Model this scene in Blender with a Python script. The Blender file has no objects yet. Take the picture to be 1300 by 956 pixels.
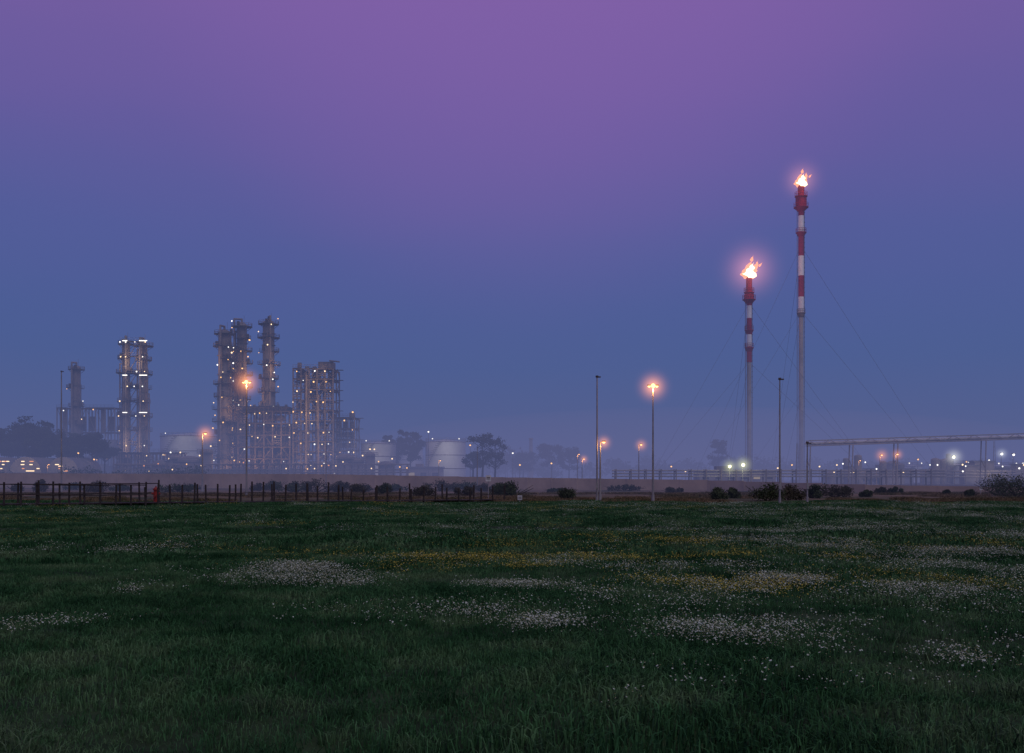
import bpy, math, random
import numpy as np
from mathutils import Vector, Matrix, noise
random.seed(7); rng=np.random.default_rng(7)
F=1264.0; EYE=1.7; HY=606.0
def X(px,D): return (px-650.0)/F*D
def Zt(py,D): return EYE+(HY-py)/F*D
def Dg(py): return EYE*F/(py-HY)
def lin(c):
    return tuple(((v/255)/12.92 if v/255<=0.04045 else (((v/255)+0.055)/1.055)**2.4) for v in c)
scene=bpy.context.scene
# ---------------------------------------------------------------- materials
def pmat(name,col,rough=0.7,metal=0.0,var=0.35,scale=0.6,col2=None,sheen=0,detail=3):
    m=bpy.data.materials.new(name); m.use_nodes=True; nt=m.node_tree; N=nt.nodes; L=nt.links
    b=N['Principled BSDF']; b.inputs['Roughness'].default_value=rough; b.inputs['Metallic'].default_value=metal
    b.inputs['Specular IOR Level'].default_value=0.25
    g=N.new('ShaderNodeNewGeometry'); n=N.new('ShaderNodeTexNoise'); n.inputs['Scale'].default_value=scale
    n.inputs['Detail'].default_value=detail; n.inputs['Roughness'].default_value=0.65
    L.new(g.outputs['Position'],n.inputs['Vector'])
    r=N.new('ShaderNodeValToRGB'); L.new(n.outputs['Fac'],r.inputs['Fac'])
    c2=col2 if col2 else tuple(v*(1-var) for v in col)
    r.color_ramp.elements[0].position=0.35; r.color_ramp.elements[0].color=(*c2,1)
    r.color_ramp.elements[1].position=0.65; r.color_ramp.elements[1].color=(*col,1)
    L.new(r.outputs['Color'],b.inputs['Base Color'])
    return m
def emat(name,col,s,sample=False):
    m=bpy.data.materials.new(name); m.use_nodes=True; nt=m.node_tree
    nt.nodes.remove(nt.nodes['Principled BSDF'])
    e=nt.nodes.new('ShaderNodeEmission'); e.inputs['Color'].default_value=(*col,1); e.inputs['Strength'].default_value=s
    nt.links.new(e.outputs[0],nt.nodes['Material Output'].inputs['Surface'])
    if not sample: m.cycles.emission_sampling='NONE'
    return m
M={}
M['steel']=pmat('weathered_steel',(0.23,0.175,0.135),0.7,0.0)
M['darksteel']=pmat('dark_steel',(0.08,0.065,0.055),0.7,0.0)
M['clad']=pmat('vessel_cladding',(0.28,0.23,0.195),0.6,0.0,0.4,0.35)
M['pipe']=pmat('bridge_paint',(0.40,0.36,0.33),0.6,0.0,0.3,0.35)
M['tank']=pmat('tank_paint',(0.68,0.67,0.64),0.6,0,0.2,0.15)
M['red']=pmat('flare_red_paint',(0.36,0.012,0.025),0.5,0,0.3,0.5)
M['white']=pmat('flare_white_paint',(0.82,0.80,0.78),0.5,0,0.15,0.5)
M['conc']=pmat('concrete',(0.34,0.29,0.25),0.9,0,0.3,0.5)
M['wallc']=pmat('boundary_wall_render',(0.42,0.30,0.22),0.9,0,0.3,0.25)
M['wood']=pmat('weathered_wood',(0.05,0.042,0.04),0.9,0,0.5,3)
M['bark']=pmat('bark',(0.05,0.04,0.03),0.95,0,0.5,3)
M['leaf']=pmat('foliage',(0.055,0.075,0.03),0.8,0,0.6,0.9,(0.02,0.03,0.015))
M['leafd']=pmat('foliage_dry',(0.075,0.065,0.04),0.85,0,0.6,1.3,(0.03,0.03,0.018))
M['pine']=pmat('pine_foliage',(0.035,0.05,0.025),0.85,0,0.6,0.3,(0.012,0.02,0.012))
M['pole']=pmat('galvanised_pole',(0.30,0.29,0.29),0.5,0.2,0.3,1)
M['roof']=pmat('roof_sheet',(0.22,0.21,0.21),0.6,0.1,0.3,0.3)
M['redp']=pmat('red_enamel',(0.24,0.03,0.02),0.4)
M['signw']=pmat('sign_white',(0.6,0.6,0.6),0.5)
M['lw']=emat('lamp_warm_white',(1,0.70,0.38),3.2)
M['lc']=emat('lamp_cool_white',(1,0.95,0.86),3.0)
M['ly']=emat('lamp_yellow',(1,0.54,0.18),3.0)
M['win']=emat('lit_window',(1,0.75,0.45),.35)
M['lo']=emat('lamp_sodium',(1,0.45,0.14),5)
M['lof']=emat('lamp_sodium_far',(1,0.38,0.12),1.6)
M['flood']=emat('floodlight_lens',(1,0.95,0.55),4)
M['flame1']=emat('flame_core',(1,0.70,0.42),3.5)
M['flame2']=emat('flame_outer',(1,0.36,0.20),1.5)
# ---------------------------------------------------------------- builder
class B:
    def __init__(s): s.v=[];s.f=[];s.m=[];s.sm=[];s.mats=[]
    def mi(s,k):
        if k not in s.mats: s.mats.append(k)
        return s.mats.index(k)
    def add(s,vs,fs,k,smooth=False):
        o=len(s.v); s.v.extend(vs); i=s.mi(k)
        for f in fs: s.f.append(tuple(a+o for a in f)); s.m.append(i); s.sm.append(smooth)
    def box(s,c,d,k,rz=0):
        cx,cy,cz=c; a,b,e=d[0]/2,d[1]/2,d[2]/2; co,si=math.cos(rz),math.sin(rz)
        vs=[(cx+x*co-y*si,cy+x*si+y*co,cz+z) for z in(-e,e) for x,y in((-a,-b),(a,-b),(a,b),(-a,b))]
        s.add(vs,[(3,2,1,0),(4,5,6,7),(0,1,5,4),(1,2,6,5),(2,3,7,6),(3,0,4,7)],k)
    def cyl(s,p0,p1,r0,r1=None,k='steel',n=8,cap=True):
        if r1 is None: r1=r0
        p0=Vector(p0);p1=Vector(p1); d=(p1-p0)
        if d.length<1e-6: return
        d.normalize(); u=d.orthogonal().normalized(); w=d.cross(u)
        vs=[]
        for p,r in((p0,r0),(p1,r1)):
            for i in range(n):
                a=2*math.pi*i/n; q=p+u*(r*math.cos(a))+w*(r*math.sin(a)); vs.append(tuple(q))
        fs=[(i,(i+1)%n,n+(i+1)%n,n+i) for i in range(n)]
        s.add(vs,fs,k,n>6)
        if cap: s.add(vs[:n],[tuple(range(n-1,-1,-1))],k); s.add(vs[n:],[tuple(range(n))],k)
    def dome(s,c,r,h,k,n=14,rings=4):
        vs=[];fs=[]
        for j in range(rings):
            t=j/rings*math.pi/2
            for i in range(n):
                a=2*math.pi*i/n; vs.append((c[0]+r*math.cos(t)*math.cos(a),c[1]+r*math.cos(t)*math.sin(a),c[2]+h*math.sin(t)))
        vs.append((c[0],c[1],c[2]+h))
        for j in range(rings-1):
            for i in range(n): fs.append((j*n+i,j*n+(i+1)%n,(j+1)*n+(i+1)%n,(j+1)*n+i))
        j=rings-1
        for i in range(n): fs.append((j*n+i,j*n+(i+1)%n,len(vs)-1))
        if h<0: fs=[tuple(reversed(f)) for f in fs]
        s.add(vs,fs,k,True)
    def ball(s,c,r,k):
        s.dome(c,r,r,k,8,3); s.dome(c,r,-r,k,8,3)
    def sphere(s,k,n=32,rings=16):
        vs=[(0,0,-1)];fs=[]
        for j in range(1,rings):
            t=-math.pi/2+math.pi*j/rings
            for i in range(n): a=2*math.pi*i/n; vs.append((math.cos(t)*math.cos(a),math.cos(t)*math.sin(a),math.sin(t)))
        vs.append((0,0,1)); T=len(vs)-1
        for i in range(n): fs.append((0,1+(i+1)%n,1+i)); fs.append((T,T-n+i,T-n+(i+1)%n))
        for j in range(rings-2):
            for i in range(n): o=1+j*n; fs.append((o+i,o+(i+1)%n,o+n+(i+1)%n,o+n+i))
        s.add(vs,fs,k,False)
    def arc(s,c,r0,r1,a0,a1,t,k,n=12):
        vs=[];fs=[]
        for i in range(n+1):
            a=a0+(a1-a0)*i/n
            for r,z in((r0,0),(r1,0),(r1,t),(r0,t)): vs.append((c[0]+r*math.cos(a),c[1]+r*math.sin(a),c[2]+z))
        for i in range(n):
            o=i*4;p=o+4
            for j in range(4): fs.append((o+j,o+(j+1)%4,p+(j+1)%4,p+j))
        fs+= [(0,1,2,3),(4*n+3,4*n+2,4*n+1,4*n)]
        s.add(vs,fs,k)
    def leaves(s,c,rad,n,size,k):
        g=rng.normal(0,1,(n,3)); g/=np.linalg.norm(g,axis=1)[:,None]; g*=(rng.random((n,1))**0.45)
        P=np.array(c)+g*np.array(rad)
        A=rng.normal(0,1,(n,3)); A/=np.linalg.norm(A,axis=1)[:,None]
        Bv=np.cross(A,rng.normal(0,1,(n,3))); Bv/=np.linalg.norm(Bv,axis=1)[:,None]
        sz=size*(0.5+rng.random((n,1)))
        A=A*sz;Bv=Bv*sz*0.6
        V=np.stack([P-A,P+Bv,P+A,P-Bv],1).reshape(-1,3)
        o=len(s.v); s.v.extend(map(tuple,V.tolist())); i=s.mi(k)
        for q in range(n): s.f.append((o+4*q,o+4*q+1,o+4*q+2,o+4*q+3))
        s.m.extend([i]*n); s.sm.extend([False]*n)
    def obj(s,name,link=True,loc=(0,0,0)):
        me=bpy.data.meshes.new(name); me.from_pydata(s.v,[],s.f)
        for k in s.mats: me.materials.append(M[k])
        me.polygons.foreach_set('material_index',s.m); me.polygons.foreach_set('use_smooth',s.sm); me.update()
        o=bpy.data.objects.new(name,me); o.location=loc
        if link: scene.collection.objects.link(o)
        return o
def light(name,loc,col,e,parent=None,r=0.3):
    l=bpy.data.lights.new(name,'POINT'); l.color=col; l.energy=e; l.shadow_soft_size=r
    o=bpy.data.objects.new(name,l); o.location=loc; scene.collection.objects.link(o)
    if parent: o.parent=parent
    return o
# ---- painted glow around lamps and flames (emissive volume with radial falloff)
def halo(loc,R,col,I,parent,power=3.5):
    m=bpy.data.materials.new('painted_glow'); m.use_nodes=True; nt=m.node_tree; N=nt.nodes; L=nt.links
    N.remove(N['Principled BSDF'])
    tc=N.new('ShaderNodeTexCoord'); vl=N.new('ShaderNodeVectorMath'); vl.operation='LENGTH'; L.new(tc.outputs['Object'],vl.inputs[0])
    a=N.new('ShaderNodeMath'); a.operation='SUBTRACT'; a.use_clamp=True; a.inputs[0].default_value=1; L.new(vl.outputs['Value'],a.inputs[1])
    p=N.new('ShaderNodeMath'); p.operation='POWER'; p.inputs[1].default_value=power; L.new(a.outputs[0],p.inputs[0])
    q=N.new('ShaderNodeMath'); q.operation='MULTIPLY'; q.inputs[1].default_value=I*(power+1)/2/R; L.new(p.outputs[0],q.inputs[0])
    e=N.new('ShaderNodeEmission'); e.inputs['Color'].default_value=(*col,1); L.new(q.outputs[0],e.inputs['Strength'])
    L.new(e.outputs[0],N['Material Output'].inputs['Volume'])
    M['_h']=m; b=B(); b.sphere('_h',20,12); o=b.obj('painted_glow'); o.location=loc; o.scale=(R,R,R); o.parent=parent
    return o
# ---------------------------------------------------------------- ground
def gz(x,y):
    f=max(0.0,min(1.0,(80-y)/25.0))
    z=0.16*noise.noise(Vector((x*0.16,y*0.2,0)))+0.09*noise.noise(Vector((x*0.55,y*0.6,3)))
    z*=f
    b=math.exp(-((y-88-3*math.sin(x*0.05))/9.0)**2)
    z+=0.25*b*(0.6+0.8*noise.noise(Vector((x*0.07,y*0.07,9))))
    return z
def axis(lim0,lim1,s0,grow,near):
    a=[0.0];st=s0
    while a[-1]<lim1:
        if a[-1]>near: st*=grow
        a.append(a[-1]+st)
    c=[0.0];st=s0
    while c[-1]>lim0:
        if c[-1]<-near: st*=grow
        c.append(c[-1]-st)
    return sorted(set(c[1:]+a))
xs=axis(-3500,3500,0.6,1.12,62); ys=axis(-300,5000,0.6,1.12,110)
gv=[(x,y,gz(x,y)) for y in ys for x in xs]; nx=len(xs)
gf=[(j*nx+i,j*nx+i+1,(j+1)*nx+i+1,(j+1)*nx+i) for j in range(len(ys)-1) for i in range(nx-1)]
gm=bpy.data.materials.new('ground_soil_and_turf'); gm.use_nodes=True; nt=gm.node_tree; N=nt.nodes; L=nt.links
bs=N['Principled BSDF']; bs.inputs['Roughness'].default_value=0.95; bs.inputs['Specular IOR Level'].default_value=0.1
g=N.new('ShaderNodeNewGeometry'); sx=N.new('ShaderNodeSeparateXYZ'); L.new(g.outputs['Position'],sx.inputs[0])
def nz(scale,vec=None,detail=4):
    n=N.new('ShaderNodeTexNoise'); n.inputs['Scale'].default_value=scale; n.inputs['Detail'].default_value=detail; n.inputs['Roughness'].default_value=0.7
    L.new(g.outputs['Position'],n.inputs['Vector']); return n
n1=nz(0.9); n2=nz(0.12)
r1=N.new('ShaderNodeValToRGB'); L.new(n1.outputs['Fac'],r1.inputs['Fac'])
r1.color_ramp.elements[0].position=.35; r1.color_ramp.elements[0].color=(0.014,0.028,0.014,1)
r1.color_ramp.elements[1].position=.7; r1.color_ramp.elements[1].color=(0.036,0.07,0.026,1)
r2=N.new('ShaderNodeValToRGB'); L.new(n2.outputs['Fac'],r2.inputs['Fac'])
r2.color_ramp.elements[0].position=.38; r2.color_ramp.elements[0].color=(0.06,0.065,0.035,1)
r2.color_ramp.elements[1].position=.62; r2.color_ramp.elements[1].color=(0.20,0.14,0.095,1)
mr=N.new('ShaderNodeMapRange'); L.new(sx.outputs['Y'],mr.inputs['Value']); mr.inputs['From Min'].default_value=66; mr.inputs['From Max'].default_value=84
mixb=N.new('ShaderNodeMix'); mixb.data_type='RGBA'; L.new(mr.outputs[0],mixb.inputs['Factor']); L.new(r1.outputs[0],mixb.inputs['A']); L.new(r2.outputs[0],mixb.inputs['B'])
mr2=N.new('ShaderNodeMapRange'); L.new(sx.outputs['Y'],mr2.inputs['Value']); mr2.inputs['From Min'].default_value=140; mr2.inputs['From Max'].default_value=200
mixc=N.new('ShaderNodeMix'); mixc.data_type='RGBA'; L.new(mr2.outputs[0],mixc.inputs['Factor']); L.new(mixb.outputs['Result'],mixc.inputs['A']); mixc.inputs['B'].default_value=(0.10,0.08,0.07,1)
L.new(mixc.outputs['Result'],bs.inputs['Base Color'])
me=bpy.data.meshes.new('ground'); me.from_pydata(gv,[],gf); me.materials.append(gm)
me.polygons.foreach_set('use_smooth',[True]*len(me.polygons))
scene.collection.objects.link(bpy.data.objects.new('ground',me))
# ---------------------------------------------------------------- grass
def grassmat(name,a,b,c):
    m=bpy.data.materials.new(name); m.use_nodes=True; nt=m.node_tree; N=nt.nodes; L=nt.links
    N.remove(N['Principled BSDF']); bs=N.new('ShaderNodeBsdfDiffuse'); L.new(bs.outputs[0],N['Material Output'].inputs['Surface'])
    g=N.new('ShaderNodeNewGeometry'); n=N.new('ShaderNodeTexNoise'); n.inputs['Scale'].default_value=0.4; n.inputs['Detail'].default_value=4; n.inputs['Roughness'].default_value=0.8
    L.new(g.outputs['Position'],n.inputs['Vector'])
    r=N.new('ShaderNodeValToRGB'); L.new(n.outputs['Fac'],r.inputs['Fac'])
    r.color_ramp.elements[0].position=.40; r.color_ramp.elements[0].color=(*a,1)
    r.color_ramp.elements[1].position=.62; r.color_ramp.elements[1].color=(*c,1)
    e=r.color_ramp.elements.new(.5); e.color=(*b,1)
    mx=N.new('ShaderNodeMix'); mx.data_type='RGBA'; mx.blend_type='MULTIPLY'; mx.inputs['Factor'].default_value=1
    rr=N.new('ShaderNodeMapRange'); L.new(g.outputs['Random Per Island'],rr.inputs['Value']); rr.inputs['To Min'].default_value=0.5; rr.inputs['To Max'].default_value=1.4
    L.new(r.outputs[0],mx.inputs['A']); L.new(rr.outputs[0],mx.inputs['B']); L.new(mx.outputs['Result'],bs.inputs['Color'])
    return m
M['grass']=grassmat('grass_blades',(0.020,0.066,0.026),(0.040,0.112,0.044),(0.092,0.165,0.075))
M['tuss']=grassmat('tussock_blades',(0.014,0.046,0.020),(0.030,0.080,0.034),(0.095,0.145,0.075))
def patch(size,nb,h,w,k='grass',spread=False):
    b=B(); 
    for _ in range(nb):
        if spread: x,y=rng.normal(0,size/4,2)
        else: x=rng.uniform(-size/2,size/2)*1.1;y=rng.uniform(-size/2,size/2)*1.1
        hh=h*rng.uniform(0.4,1.25); a=rng.uniform(0,2*math.pi); ww=w*rng.uniform(.7,1.3)
        lx,ly=math.cos(a),math.sin(a); bend=hh*rng.uniform(0.3,1.4); c=rng.uniform(0,2*math.pi)
        bx,by=math.cos(c)*bend,math.sin(c)*bend
        v=[(x-lx*ww,y-ly*ww,-0.04),(x+lx*ww,y+ly*ww,-0.04),(x+lx*ww*.8+bx*.35,y+ly*ww*.8+by*.35,hh*.6),(x-lx*ww*.8+bx*.35,y-ly*ww*.8+by*.35,hh*.6),(x+bx,y+by,hh*rng.uniform(.6,.95))]
        b.add(v,[(0,1,2,3),(3,2,4)],k)
    return b
def instancer(name,srcs,pts,rots,scls):
    col=bpy.data.collections.new(name+'_parts')
    for i,o in enumerate(srcs): col.objects.link(o)
    me=bpy.data.meshes.new(name); me.from_pydata(pts,[],[])
    a=me.attributes.new('rot','FLOAT_VECTOR','POINT'); a.data.foreach_set('vector',np.array(rots,dtype=np.float32).ravel())
    a=me.attributes.new('scl','FLOAT','POINT'); a.data.foreach_set('value',np.array(scls,dtype=np.float32))
    o=bpy.data.objects.new(name,me); scene.collection.objects.link(o)
    ng=bpy.data.node_groups.new(name+'_scatter','GeometryNodeTree')
    ng.interface.new_socket('Geometry',in_out='INPUT',socket_type='NodeSocketGeometry'); ng.interface.new_socket('Geometry',in_out='OUTPUT',socket_type='NodeSocketGeometry')
    N=ng.nodes;L=ng.links
    gi=N.new('NodeGroupInput');go=N.new('NodeGroupOutput'); ip=N.new('GeometryNodeInstanceOnPoints'); ci=N.new('GeometryNodeCollectionInfo')
    ci.inputs['Collection'].default_value=col; ci.inputs['Separate Children'].default_value=True; ci.inputs['Reset Children'].default_value=True
    ra=N.new('GeometryNodeInputNamedAttribute'); ra.data_type='FLOAT_VECTOR'; ra.inputs['Name'].default_value='rot'
    sa=N.new('GeometryNodeInputNamedAttribute'); sa.data_type='FLOAT'; sa.inputs['Name'].default_value='scl'
    rv=N.new('FunctionNodeRandomValue'); rv.data_type='INT'; rv.inputs[4].default_value=0; rv.inputs[5].default_value=len(srcs)-1
    L.new(gi.outputs[0],ip.inputs['Points']); L.new(ci.outputs[0],ip.inputs['Instance']); ip.inputs['Pick Instance'].default_value=True
    L.new(rv.outputs[2],ip.inputs['Instance Index']); L.new(ra.outputs[0],ip.inputs['Rotation']); L.new(sa.outputs[0],ip.inputs['Scale'])
    L.new(ip.outputs[0],go.inputs[0])
    md=o.modifiers.new('scatter','NODES'); md.node_group=ng
    return o
def scatter(y0,y1,step,jit,slope=0.62,marg=3):
    P=[];y=y0
    while y<y1:
        w=y*slope+marg; x=-w
        while x<w:
            P.append((x+rng.uniform(-jit,jit),y+rng.uniform(-jit,jit))); x+=step
        y+=step
    return P
near=[patch(1.0,1100,0.070,0.0036).obj('grass_patch',False) for _ in range(5)]
P=scatter(3.5,22,0.8,0.2)
pts=[(x,y,gz(x,y)) for x,y in P]; rots=[(0,0,rng.uniform(0,6.28)) for _ in P]
scl=[0.85+0.6*max(0,0.5+1.3*noise.noise(Vector((x*0.4,y*0.4,5)))) for x,y in P]
instancer('meadow_grass',near,pts,rots,scl)
far=[patch(2.0,1200,0.09,0.009).obj('grass_patch_far',False) for _ in range(4)]
P=scatter(21,84,1.55,0.4)
P=[p for p in P if p[1]<68+3*noise.noise(Vector((p[0]*0.1,0,0)))*2]
pts=[(x,y,gz(x,y)) for x,y in P]; rots=[(0,0,rng.uniform(0,6.28)) for _ in P]
scl=[0.75+0.7*max(0,0.5+1.3*noise.noise(Vector((x*0.2,y*0.2,5)))) for x,y in P]
instancer('meadow_grass',far,pts,rots,scl)
tus=[patch(0.5,100,0.19,0.0042,'tuss',True).obj('tussock',False) for _ in range(4)]
P=scatter(4,64,0.75,0.45)
def tk(p):
    v=noise.noise(Vector((p[0]*0.16,p[1]*0.12,20)))+.6*noise.noise(Vector((p[0]*0.6,p[1]*0.5,20)))
    return v>-0.02+rng.uniform(-.05,.25)+ (0.10 if p[0]>0 else 0)
P=[p for p in P if tk(p)]
instancer('grass_tussocks',tus,[(x,y,gz(x,y)) for x,y in P],[(0,0,rng.uniform(0,6.28)) for _ in P],[rng.uniform(.45,1.1) for _ in P])
# ---------------------------------------------------------------- flowers
M['petal']=pmat('daisy_petals',(0.48,0.58,0.50),0.8,0,0.25,20)
M['yel']=pmat('yellow_petals',(0.46,0.40,0.06),0.8,0,0.3,20)
def flower(kp,kc,r):
    b=B()
    for q in range(6):
        x,y=rng.normal(0,0.08,2); h=rng.uniform(0.07,0.14)
        b.cyl((x,y,-0.02),(x*1.2,y*1.2,h),0.0012,None,'grass',3,False)
        tx,ty=rng.uniform(-.6,.6,2); cx,cy=x*1.2,y*1.2; n=8; rr=r*rng.uniform(.6,1.15)
        ring=[(cx+rr*math.cos(a)*(1 if i%2 else .7),cy+rr*math.sin(a)*(1 if i%2 else .7),h+tx*rr*math.cos(a)+ty*rr*math.sin(a)) for i,a in enumerate([2*math.pi*i/n for i in range(n)])]
        b.add(ring+[(cx,cy,h+r*0.25)],[(i,(i+1)%n,n) for i in range(n)],kp)
        b.dome((cx,cy,h+0.001),r*.33,r*.35,kc,5,2)
    return b
fw=[flower('petal','yel',0.0095).obj('daisy',False) for _ in range(5)]
fy=[flower('yel','yel',0.0105).obj('yellow_flower',False) for _ in range(4)]
def fpatch(px,py,rx,ry,n,out):
    D=Dg(py+3)
    wx=rx/F*D; wy=ry*D*D/(EYE*F)*1.2
    for _ in range(n):
        a,b_=rng.normal(0,0.65,2)
        x=X(px,D)+a*wx; y=D+b_*wy
        if y<4 or y>66: continue
        v=noise.noise(Vector((x*0.8,y*0.5,31)))+.6*noise.noise(Vector((x*2.2,y*1.4,11)))
        if v<0.02+rng.uniform(-.3,.2): continue
        out.append((x,y))
W=[];Yl=[]
for a in [(375,729,60,8,1500),(460,738,40,5,250),(185,748,25,4,90),(60,800,70,12,110),(690,797,38,6,260),(650,745,60,5,450),(600,780,90,5,140),(930,805,75,9,750),(1010,812,50,7,200),
          (1100,752,180,8,1400),(980,740,130,6,900),(1240,760,70,14,400),(1200,832,40,7,110),(1190,700,130,6,1500),(1010,692,110,5,900),(1250,722,90,8,900),(870,725,90,6,600),
          (130,700,100,4,350),(250,690,60,3,200),(790,672,80,3,500),(1050,672,140,3,900),(1250,680,80,4,800),(560,668,90,2,200),(720,718,60,4,200),(1130,790,60,6,200),(1200,655,120,2,500),(820,770,120,8,220)]: fpatch(*a,W)
for a in [(560,713,110,7,1000),(750,708,120,6,1200),(900,742,80,5,400),(1150,742,130,7,700),(980,752,80,6,300),(700,690,120,4,500),(1000,705,80,5,500),(850,690,80,4,400),(400,700,90,4,150),(1200,690,90,4,400),(640,722,60,4,300)]: fpatch(*a,Yl)
for x,y in scatter(7,62,0.42,0.3,0.6,1):
    v=noise.noise(Vector((x*0.35,y*0.28,50)))+0.35*noise.noise(Vector((x*1.1,y*1.1,2)))+0.22*max(-.6,min(1,x/(0.4*y+0.1)))
    if v>0.12+rng.uniform(0,.4):
        for _ in range(3): W.append((x+rng.normal(0,.25),y+rng.normal(0,.25)))
    v=noise.noise(Vector((x*0.3,y*0.2,80)))
    if v>0.20+rng.uniform(0,.35) and y>14: Yl.append((x,y))
def inst_f(name,src,P):
    instancer(name,src,[(x,y,gz(x,y)) for x,y in P],[(0,0,rng.uniform(0,6.28)) for _ in P],[rng.uniform(.7,1.25)*(1+max(0,y-15)/80) for x,y in P])
inst_f('daisies',fw,W); inst_f('yellow_wildflowers',fy,Yl)
# ---------------------------------------------------------------- refinery pieces
def ringrail(b,c,r,a0,a1,k='steel',n=10,t=0.05):
    for h in(0.6,1.15):
        for i in range(n):
            p=a0+(a1-a0)*i/n;q=a0+(a1-a0)*(i+1)/n
            b.cyl((c[0]+r*math.cos(p),c[1]+r*math.sin(p),c[2]+h),(c[0]+r*math.cos(q),c[1]+r*math.sin(q),c[2]+h),t,None,k,3,False)
    for i in range(n+1):
        p=a0+(a1-a0)*i/n; b.cyl((c[0]+r*math.cos(p),c[1]+r*math.sin(p),c[2]),(c[0]+r*math.cos(p),c[1]+r*math.sin(p),c[2]+1.15),t,None,k,3,False)
def colv(b,x,y,H,R,nplat,lights=True,base=0,lk=('lw','ly','ly','lc'),dens=0.7):
    z1=H*0.62
    b.cyl((x,y,base),(x,y,z1),R,None,'clad',18); b.cyl((x,y,z1),(x,y,z1+R*.6),R,R*.86,'clad',18,False)
    b.cyl((x,y,z1+R*.6),(x,y,H-R*.6),R*.86,None,'clad',18); b.dome((x,y,H-R*.6),R*.86,R*.6,'clad',18)
    for q in range(int(H/6)):
        b.arc((x,y,2+q*6+rng.uniform(-1,1)),R*.8,R+.08,0,2*math.pi,.15,'steel',16)
    zs=np.linspace(base+8,H-1.8,nplat)
    for i,z in enumerate(zs):
        full=(i%3==0 or i==nplat-1); a0=rng.uniform(0,6.28) if not full else 0; a1=a0+(2*math.pi if full else rng.uniform(3,5))
        ro=R+rng.uniform(1.1,1.9)
        b.arc((x,y,z),R*.85,ro,a0,a1,.22,'darksteel',14); ringrail(b,(x,y,z+.18),ro-.05,a0,a1,'steel',10,.07)
        for q in range(4):
            a=a0+(a1-a0)*(q+.5)/4; b.cyl((x+R*math.cos(a),y+R*math.sin(a),z-1.2),(x+ro*math.cos(a),y+ro*math.sin(a),z),.08,None,'steel',4,False)
        a=rng.uniform(3.3,6.1); b.box((x+(R+.5)*math.cos(a),y+(R+.5)*math.sin(a),z+1),(.8,.8,1.6),'darksteel')
        if lights:
            for q in range(2):
                if rng.random()<dens:
                    a=rng.uniform(math.pi,2*math.pi); b.ball((x+ro*.93*math.cos(a),y+ro*.93*math.sin(a),z+rng.choice([-.35,2.2])),rng.uniform(.15,.28),lk[rng.integers(len(lk))])
    a=-math.pi/2+rng.uniform(-.9,.9); lx,ly=x+(R+.5)*math.cos(a),y+(R+.5)*math.sin(a)
    for s in(-.3,.3): b.cyl((lx+s,ly,base),(lx+s,ly,H-1.5),.05,None,'steel',4,False)
    for z in np.arange(base+1,H-2,1.2): b.box((lx,ly,z),(.6,.06,.08),'steel')
    for q in range(4):
        a=rng.uniform(0,2*math.pi); rr=rng.uniform(.12,.35); px,py=x+(R+.45)*math.cos(a),y+(R+.45)*math.sin(a); zt=H*rng.uniform(.5,.98)
        b.cyl((px,py,base),(px,py,zt),rr,None,'steel' if q%2 else 'clad',8); b.cyl((px,py,zt-rr*.5),(x,y,zt-rr*.5),rr*.9,None,'clad',8)
    a=rng.uniform(-2.6,-.5); ox,oy=x+(R+.9)*math.cos(a),y+(R+.9)*math.sin(a)
    b.cyl((x,y,H-.2),(x,y,H+1.3),.4,None,'clad',8); b.cyl((x,y,H+1.1),(ox,oy,H+.9),.35,None,'clad',8); b.cyl((ox,oy,H+1.1),(ox,oy,base+3),.35,None,'clad',8)
    b.cyl((x+R*.4,y,H-.3),(x+R*.4,y,H+2.6),.05,None,'steel',4)
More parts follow.
